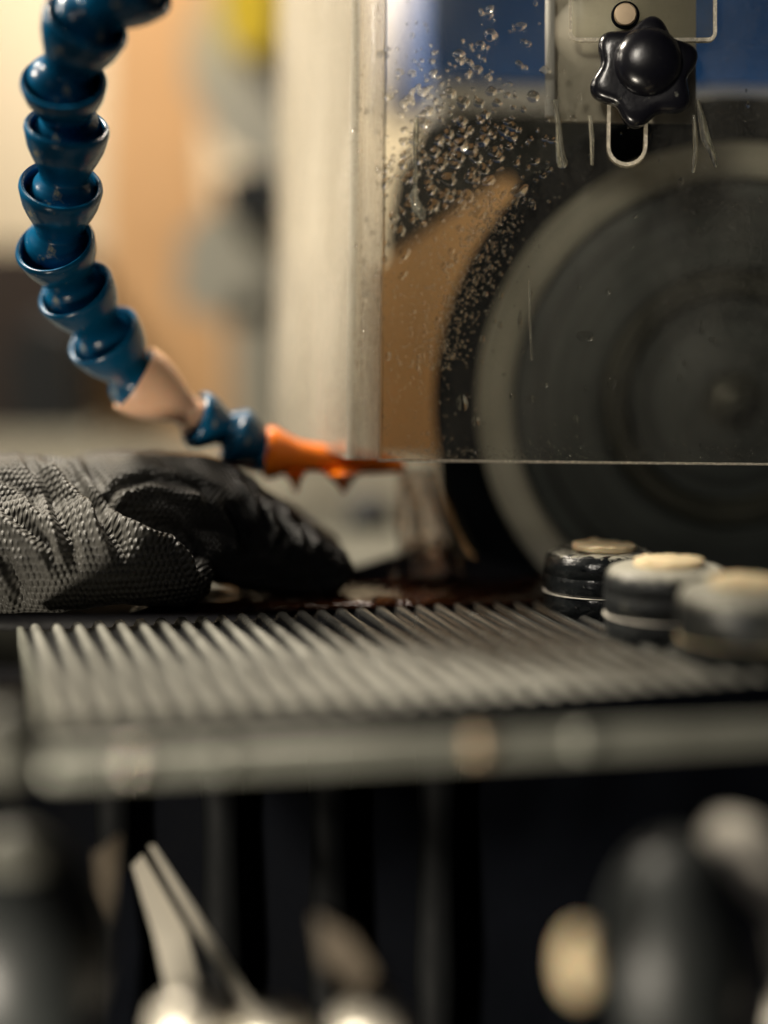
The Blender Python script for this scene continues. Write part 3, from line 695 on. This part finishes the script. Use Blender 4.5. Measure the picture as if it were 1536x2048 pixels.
# ---------------------------------------------------------------- gloved hand
def build_hand():
    """left hand, palm down, fingers pointing right, thumb nearest the camera (points: px, py, Y, radius mm)"""
    chains = {
        'palm': [(-330, 1070, .020, 27), (-220, 1065, .018, 28), (-100, 1060, .016, 28.5), (10, 1060, .014, 28), (110, 1055, .016, 27), (200, 1050, .020, 25), (290, 1040, .022, 23)],
        'index': [(200, 1020, .020, 20), (300, 1005, .018, 18), (390, 1000, .018, 17), (460, 1025, .020, 15.5), (530, 1065, .020, 14), (600, 1108, .020, 12), (650, 1138, .020, 10.2)],
        'middle': [(190, 1005, .034, 19), (290, 990, .038, 17), (380, 990, .040, 16), (470, 1020, .042, 14), (560, 1065, .042, 12), (630, 1105, .042, 10)],
        'ring': [(150, 1000, .052, 16), (260, 990, .058, 14), (350, 1000, .062, 13), (450, 1040, .062, 11.5), (520, 1085, .060, 9.5)],
        'little': [(100, 1000, .068, 13), (190, 995, .078, 11.5), (270, 1015, .082, 10), (350, 1050, .082, 9), (400, 1085, .080, 8)],
        'thumb': [(-60, 1115, -.004, 22), (60, 1112, -.008, 21), (170, 1112, -.010, 18.5), (255, 1120, -.010, 16), (320, 1134, -.008, 14), (366, 1150, -.006, 11)],
        'web': [(170, 1050, .006, 19), (270, 1040, .012, 17), (350, 1045, .014, 15)],
        'inner_side': [(330, 1080, .012, 13), (420, 1092, .014, 14), (520, 1118, .016, 12), (590, 1140, .018, 9.5)],
    }
    bm = bmesh.new()
    for nm, ch in chains.items():
        pts = [(P(a, b, c), r / 1000.) for a, b, c, r in ch]
        for (p0, r0), (p1, r1) in zip(pts, pts[1:]):
            nst = max(2, int((p1 - p0).length / 0.0022))
            for t in range(nst):
                f = t / nst; r = r0 + (r1 - r0) * f
                bmesh.ops.create_icosphere(bm, subdivisions=3, radius=r, matrix=Matrix.Translation(p0.lerp(p1, f)))
        bmesh.ops.create_icosphere(bm, subdivisions=3, radius=pts[-1][1], matrix=Matrix.Translation(pts[-1][0]))
    me = bpy.data.meshes.new('tmp'); bm.to_mesh(me); bm.free()
    o = bpy.data.objects.new('tmp', me); col.objects.link(o)
    m = o.modifiers.new('r', 'REMESH'); m.mode = 'VOXEL'; m.voxel_size = 0.0010
    m = o.modifiers.new('s', 'SMOOTH'); m.iterations = 14; m.factor = 0.6
    dg = bpy.context.evaluated_depsgraph_get()
    me2 = bpy.data.meshes.new_from_object(o.evaluated_get(dg))
    bpy.data.objects.remove(o)
    co = np.empty(len(me2.vertices) * 3); me2.vertices.foreach_get('co', co); co = co.reshape(-1, 3)
    no = np.empty(len(me2.vertices) * 3); me2.vertex_normals.foreach_get('vector', no); no = no.reshape(-1, 3)
    # folds in the glove: sharp valleys with a raised lip beside them
    c, s = math.cos(PITCH), math.sin(PITCH)
    x, y, z = co[:, 0], co[:, 1] + .6, co[:, 2] - CH
    f = y * c - z * s; u = y * s + z * c
    px = 768 + FPX * x / f; py = 1024 - FPX * u / f
    folds = [([(70, 900), (118, 915), (165, 965), (205, 1015), (235, 1080), (250, 1130)], 15, 5.0), ([(160, 900), (195, 950), (235, 1005), (290, 1050), (350, 1080)], 11, 4.2),
             ([(100, 985), (128, 1040), (143, 1100), (148, 1165)], 14, 4.2), ([(-10, 1000), (45, 1040), (95, 1090), (135, 1165)], 12, 3.6),
             ([(205, 1000), (235, 968), (300, 950), (380, 965), (450, 985)], 13, 3.4), ([(262, 1010), (300, 1040), (352, 1058), (395, 1105), (418, 1165)], 12, 5.0), ([(0, 1100), (30, 1160), (50, 1220)], 12, 3.6),
             ([(150, 950), (190, 1000), (205, 1060)], 8, 2.0), ([(300, 912), (350, 930), (400, 965), (430, 1030)], 9, 1.8), ([(520, 965), (555, 1005), (572, 1060), (560, 1110)], 10, 3.0), ([(480, 945), (520, 990), (535, 1050)], 8, 2.2),
             ([(590, 1030), (615, 1060), (622, 1110)], 8, 2.0), ([(450, 1000), (480, 1050), (500, 1110)], 10, 2.4), ([(40, 905), (80, 950), (120, 1020)], 8, 2.0), ([(-20, 940), (60, 985), (100, 1040)], 9, 2.0)]
    disp = np.zeros(len(co))
    front = no[:, 1] < 0.35
    for pts, wd, dep in folds:
        best = np.full(len(co), 1e9); side = np.zeros(len(co)); along = np.zeros(len(co))
        for k2, ((ax, ay), (bx, by)) in enumerate(zip(pts, pts[1:])):
            dx, dy = bx - ax, by - ay; L2 = dx * dx + dy * dy
            t = np.clip(((px - ax) * dx + (py - ay) * dy) / L2, 0, 1)
            qx, qy = px - ax - t * dx, py - ay - t * dy
            dd = np.hypot(qx, qy); mk = dd < best
            best[mk] = dd[mk]; side[mk] = np.sign(dx * qy - dy * qx)[mk]; along[mk] = ((k2 + t) / (len(pts) - 1))[mk]
        taper = np.clip(np.sin(np.clip(along, 0.02, .98) * math.pi) * 1.6, 0, 1)
        val = -np.exp(-(best / wd) ** 2) + 0.55 * np.exp(-((best - wd * 1.9) / (wd * .9)) ** 2) * (side > 0)
        disp += np.where(front, val * dep * 0.0011 * taper, 0)
    for i in range(len(co)):
        v = Vector(co[i]); disp[i] += 0.0011 * noise.noise(v * 70) + 0.0007 * noise.noise(Vector((v.x * 120 + v.z * 160, v.y * 60, v.z * 90 - v.x * 90)))
        if co[i, 0] > -0.035: disp[i] += 0.0005 * noise.noise(v * 420)
    co2 = co + no * disp[:, None]
    # flatten where it presses on the table
    co2[:, 2] = np.maximum(co2[:, 2], 0.0003)
    me2.vertices.foreach_set('co', co2.ravel())
    # grip pattern coordinates round the hand's long axis
    uv = me2.uv_layers.new(name='grip')
    cy_, cz_ = 0.024, 0.020
    ang_ = np.arctan2(co[:, 2] - cz_, -(co[:, 1] - cy_))
    uu = co[:, 0]; vv = ang_ * 0.032
    li = np.empty(len(me2.loops), dtype=np.int32); me2.loops.foreach_get('vertex_index', li)
    uva = np.empty((len(li), 2)); uva[:, 0] = uu[li]; uva[:, 1] = vv[li]
    uv.data.foreach_set('uv', uva.ravel())
    me2.materials.clear(); me2.update()
    return me2
m = bpy.data.materials.new('black_nitrile_glove'); m.use_nodes = True
nt = m.node_tree; N = nt.nodes; L = nt.links; b = N['Principled BSDF']
uvn = N.new('ShaderNodeUVMap'); uvn.uv_map = 'grip'
sp = N.new('ShaderNodeSeparateXYZ'); L.new(uvn.outputs[0], sp.inputs[0])
tc = N.new('ShaderNodeTexCoord')
def mth(op, a, b_=None, c_=None):
    x = N.new('ShaderNodeMath'); x.operation = op
    for i, v in enumerate((a, b_, c_)):
        if v is None: continue
        if isinstance(v, (int, float)): x.inputs[i].default_value = v
        else: L.new(v, x.inputs[i])
    return x.outputs[0]
K = 2 * math.pi / (0.0020 * 0.866)
wn = N.new('ShaderNodeTexNoise'); wn.inputs['Scale'].default_value = 45; L.new(tc.outputs['Object'], wn.inputs['Vector'])
wob = mth('MULTIPLY', wn.outputs[0], 6.0)
ku = mth('ADD', mth('MULTIPLY', sp.outputs[0], K), wob); kv = mth('ADD', mth('MULTIPLY', sp.outputs[1], K), mth('MULTIPLY', wob, -0.7))
c1 = mth('COSINE', kv)
c2 = mth('COSINE', mth('MULTIPLY_ADD', ku, 0.866, mth('MULTIPLY', kv, 0.5)))
c3 = mth('COSINE', mth('MULTIPLY_ADD', ku, 0.866, mth('MULTIPLY', kv, -0.5)))
pr = mth('MULTIPLY', mth('ADD', c1, mth('ADD', c2, c3)), 0.5)
hgt = N.new('ShaderNodeMapRange'); hgt.interpolation_type = 'SMOOTHSTEP'; hgt.inputs[1].default_value = 0.05; hgt.inputs[2].default_value = 0.55
L.new(pr, hgt.inputs[0])
bp = N.new('ShaderNodeBump'); bp.inputs['Strength'].default_value = 1.0; bp.inputs['Distance'].default_value = 0.0011; L.new(hgt.outputs[0], bp.inputs['Height'])
fn_ = N.new('ShaderNodeTexNoise'); fn_.inputs['Scale'].default_value = 700; L.new(tc.outputs['Object'], fn_.inputs['Vector'])
bp2 = N.new('ShaderNodeBump'); bp2.inputs['Strength'].default_value = 0.25; bp2.inputs['Distance'].default_value = 0.0003; L.new(fn_.outputs[0], bp2.inputs['Height']); L.new(bp.outputs[0], bp2.inputs['Normal'])
L.new(bp2.outputs[0], b.inputs['Normal'])
# fingers near black, back of the hand paler: its lit part painted in
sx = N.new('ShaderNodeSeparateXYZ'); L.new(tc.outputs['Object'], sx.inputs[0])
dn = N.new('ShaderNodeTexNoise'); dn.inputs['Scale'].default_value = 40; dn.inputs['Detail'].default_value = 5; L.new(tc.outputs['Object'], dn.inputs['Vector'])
lit_ = N.new('ShaderNodeMapRange'); lit_.inputs[1].default_value = -0.055; lit_.inputs[2].default_value = -0.100
L.new(mth('MULTIPLY_ADD', dn.outputs[0], 0.03, mth('SUBTRACT', sx.outputs[0], 0.015)), lit_.inputs[0])
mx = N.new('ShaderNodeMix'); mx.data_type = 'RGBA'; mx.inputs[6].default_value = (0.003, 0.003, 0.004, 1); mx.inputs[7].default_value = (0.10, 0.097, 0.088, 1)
L.new(lit_.outputs[0], mx.inputs[0]); L.new(mx.outputs[2], b.inputs['Base Color'])
rr_ = N.new('ShaderNodeMapRange'); rr_.inputs[3].default_value = 0.40; rr_.inputs[4].default_value = 0.42; L.new(lit_.outputs[0], rr_.inputs[0]); L.new(rr_.outputs[0], b.inputs['Roughness'])
M['glove'] = m; L.new(pr, bp.inputs['Height']); bp.inputs['Distance'].default_value = 0.00045; b.inputs['Specular IOR Level'].default_value = 0.3
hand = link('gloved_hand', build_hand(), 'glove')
tag(hand, 'hand in a wrinkled black grip glove pressed down behind the ribbed table', 'gloved hand')

# ---------------------------------------------------------------- puddle and splash
bm = bmesh.new(); nx, ny = 90, 18
grid = []
for j in range(ny + 1):
    row = []
    for i in range(nx + 1):
        x = -0.09 + 0.175 * i / nx; y = 0.0 + 0.050 * j / ny + (x + 0.0) * 0.12
        n1 = noise.noise(Vector((x * 120, y * 260, 0))); n2 = noise.noise(Vector((x * 400, y * 700, 5)))
        e = min(i, nx - i, 4) / 4 * min(j, ny - j, 2) / 2
        row.append(bm.verts.new((x, y + 0.002 * n1, -0.0012 + (0.0024 + 0.0010 * n1 + 0.0004 * n2) * e)))
    grid.append(row)
for j in range(ny):
    for i in range(nx): bm.faces.new([grid[j][i], grid[j][i + 1], grid[j + 1][i + 1], grid[j + 1][i]])
bmesh.ops.solidify(bm, geom=bm.faces[:], thickness=0.0006)
tag(link('coolant_puddle', bm_mesh(bm, 'puddle', sharp=180), 'puddle'), 'thin rust brown puddle of coolant rippling between fingertips and wheel', 'puddle')
bm = bmesh.new()
def sheet(c0, c1, Y, w0, w1, seed, nn=26, mm=10):
    rows = []
    for j in range(nn + 1):
        f = j / nn; row = []
        cx = c0[0] + (c1[0] - c0[0]) * f + 10 * math.sin(f * 3 + seed); cy = c0[1] + (c1[1] - c0[1]) * f
        ww = w0 + (w1 - w0) * f
        for i in range(mm + 1):
            g = i / mm - .5
            n1 = noise.noise(Vector((g * 4 + seed, f * 3, 0)))
            p = P(cx + g * ww * (1 + .3 * n1), cy + 6 * n1, Y + 0.005 * math.cos(g * 3) + 0.003 * n1)
            row.append(bm.verts.new(p))
        rows.append(row)
    fs = []
    for a, b_ in zip(rows, rows[1:]):
        for i in range(mm): fs.append(bm.faces.new([a[i], a[i + 1], b_[i + 1], b_[i]]))
    bmesh.ops.solidify(bm, geom=fs, thickness=0.0012)
sheet((818, 935), (868, 1150), 0.052, 46, 74, 0.3)
sheet((792, 930), (835, 1150), 0.055, 16, 44, 2.1)
sheet((862, 940), (905, 1150), 0.050, 18, 26, 4.0)
for i in range(90):
    px = rnd.gauss(860, 30); py = 1150 - abs(rnd.gauss(0, 34)); s = rnd.uniform(.0004, .0016)
    bmesh.ops.create_icosphere(bm, subdivisions=2, radius=s, matrix=Matrix.Translation(P(px, py, rnd.uniform(.035, .055))))
tag(link('water_splash', bm_mesh(bm, 'splash', sharp=180), 'splash'), 'pinkish curtain of coolant water running down beside the wheel rim', 'water')

# ---------------------------------------------------------------- blurred things behind
def back_thing(name, pix, Y, dep, m, label, cat, bev=0.006):
    o, pts = px_prism(pix, Y, dep)
    return tag(link(name, prism_me(pts, dep, bev, 3), m, loc=o), label, cat)
back_thing('tan_board', [(205, 885), (200, 400), (215, -150), (420, -150), (405, 300), (455, 700), (460, 885)], 0.46, 0.02, 'tan', 'tall tan board standing on the bench behind the blue hose', 'board')
back_thing('grey_cloth', [(372, 70), (440, -60), (620, -60), (620, 360), (520, 345), (440, 290), (375, 170)], 0.40, 0.03, 'grey', 'pale grey cloth hanging high between tan board and guard', 'cloth', 0.01)
back_thing('dark_bag', [(445, 420), (440, 355), (500, 335), (620, 350), (620, 440), (500, 445)], 0.36, 0.06, 'dark', 'dark rounded bundle under the hanging grey cloth', 'bundle', 0.012)
back_thing('grey_drum', [(352, 610), (362, 470), (420, 415), (560, 430), (560, 640), (470, 650)], 0.38, 0.05, 'grey', 'pale grey sack under the dark bundle', 'sack', 0.012)
back_thing('taupe_box', [(556, 905), (552, 330), (600, 300), (692, 300), (692, 905)], 0.50, 0.10, 'taupe', 'taupe box on the bench seen through the dusty side of the guard', 'box', 0.008)
back_thing('grey_post', [(468, 885), (462, 640), (470, 590), (545, 590), (548, 885)], 0.38, 0.03, 'grey', 'grey upright post beside the left edge of the guard', 'post', 0.005)
back_thing('yellow_bottle', [(445, -120), (550, -120), (552, 60), (520, 108), (470, 100), (440, 40)], 0.36, 0.04, 'yellow', 'bright yellow bottle at the top between board and guard', 'bottle', 0.01)
back_thing('brown_crate', [(-160, 870), (-160, 495), (60, 490), (165, 510), (168, 870)], 0.42, 0.12, 'brown', 'dark brown crate on the bench at the left edge', 'crate', 0.008)
back_thing('black_boot', [(20, 860), (14, 700), (60, 640), (140, 660), (150, 800), (150, 860)], 0.34, 0.06, 'dark', 'black rounded bundle in front of the brown crate', 'bundle', 0.014)
back_thing('pale_panel', [(755, 235), (750, -150), (880, -150), (884, 235)], 0.30, 0.02, 'pale', 'pale lavender white panel behind the guard next to the blue housing', 'panel', 0.004)
back_thing('dark_lump', [(690, 1062), (700, 1018), (735, 1000), (775, 1010), (790, 1062)], 0.17, 0.04, 'dark', 'dark lump lying on the bench below the orange nozzle', 'lump', 0.006)
# ---------------------------------------------------------------- blurred things under and in front of the table
def round_thing(name, px, py, Y, r, m, label, cat, sc=(1, 1, 1)):
    e = empty(name, P(px, py, Y), label, cat); return e
rk = empty('round_handle', P(1350, 1905, -0.17), 'big rounded dark grey handle with a cream collar at the lower right', 'handle')
link('grip', sphere_me(0.021, sc=(0.95, 1, 1.55)), 'dkgrey', rk)
bm = bmesh.new()
pts = []
for i in range(15):
    a = R(84 - i * 7.5); pts.append((0.026 * math.cos(a) + 0.006, 0.040 * math.sin(a) - 0.010))
for i, (x, z) in enumerate(pts):
    bmesh.ops.create_icosphere(bm, subdivisions=2, radius=0.0075, matrix=Matrix.Translation((x, 0.004, z)))
me = bm_mesh(bm, 'collar', sharp=180)
def tube(path, radii, n=18):
    bm = bmesh.new(); rings = []
    for i, p in enumerate(path):
        p = Vector(p); t = (Vector(path[min(i + 1, len(path) - 1)]) - Vector(path[max(i - 1, 0)])).normalized()
        qq = t.to_track_quat('Z', 'X'); r = radii[i] if isinstance(radii, (list, tuple)) else radii
        rings.append([bm.verts.new(p + qq @ Vector((r * math.cos(2 * math.pi * k2 / n), r * math.sin(2 * math.pi * k2 / n), 0))) for k2 in range(n)])
    for a, b_ in zip(rings, rings[1:]):
        for i in range(n): j = (i + 1) % n; bm.faces.new([a[i], a[j], b_[j], b_[i]])
    bm.faces.new(rings[0][::-1]); bm.faces.new(rings[-1])
    return bm_mesh(bm, 'tube', sharp=60)
link('collar', tube([(x, 0.004, z) for x, z in pts], [0.0045 + 0.0050 * math.sin(math.pi * min(1, (i + 1) / 8)) for i in range(15)]), 'white', rk)
link('stem', tube([(0, 0, -0.03), (0.002, 0.01, -0.09)], 0.012), 'black', rk)
lk = empty('left_handle', P(40, 1890, -0.17), 'dark grey rounded handle with a paler top at the lower left', 'handle')
link('grip', sphere_me(0.023, sc=(1, 1, 1.3)), 'dkgrey', lk)
link('end_cap', sphere_me(0.011, sc=(1, .8, 1)), 'midgrey', lk, loc=P(35, 1735, -0.175) - P(40, 1890, -0.17))
link('stem', tube([(0, 0, -0.02), (-0.002, 0.01, -0.09)], 0.010), 'black', lk)
ok = empty('cream_knob', P(1160, 1925, -0.19), 'small upright cream oval knob below the table', 'knob')
link('head', sphere_me(0.0080, sc=(.62, .7, 1.15)), 'cream', ok)
link('stem', tube([(0, 0.002, -0.006), (0, 0.012, -0.05)], 0.0025), 'black', ok)
st = empty('steel_strut', P(282, 1705, -0.072), 'bright slanting steel strut in two strips below the table at left', 'strut')
def sprism(name, pix, Y, dep, m, par, bev=0.0008):
    o, pts = px_prism(pix, Y, dep); return link(name, prism_me(pts, dep, bev), m, par, loc=o - par.location)
sprism('wide_strip', [(266, 1722), (285, 1700), (385, 1850), (470, 2100), (400, 2100), (322, 1860)], -0.070, 0.004, 'steel', st)
sprism('narrow_strip', [(297, 1708), (307, 1706), (412, 1850), (590, 2100), (560, 2100), (396, 1862)], -0.076, 0.004, 'steel', st, 0.0004)
sprism('dark_web', [(245, 2100), (245, 1740), (266, 1722), (296, 1862), (300, 2100)], -0.068, 0.006, 'black', st)
sprism('tan_web', [(190, 1830), (240, 1790), (240, 1960), (205, 1900)], -0.10, 0.004, 'dimtan', st)
def chromed(px, py, r, label, Y=-0.16):
    e = empty('bolt_end', P(px, py, Y), label, 'bolt')
    link('head', sphere_me(r, sc=(1.15, 1, .9)), 'steel', e)
    link('shank', tube([(0, 0.002, 0), (0, 0.02, -0.05)], r * .55), 'dkgrey', e)
st.rotation_euler = (R(-38), 0, 0)
chromed(385, 2045, 0.0100, 'blurred bright bolt end at the foot of the steel strut')
chromed(545, 2062, 0.0085, 'blurred bolt end between the other two along the bottom edge')
chromed(745, 2050, 0.0095, 'rightmost blurred bright bolt end along the bottom edge')
tw = empty('tan_wedge', P(690, 1900, -0.15), 'dim tan wedge slanting down under the table', 'wedge')
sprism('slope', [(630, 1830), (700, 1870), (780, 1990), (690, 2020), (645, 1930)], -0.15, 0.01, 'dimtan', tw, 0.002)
print('tris', sum(len(o.data.polygons) for o in col.objects if o.type == 'MESH'))
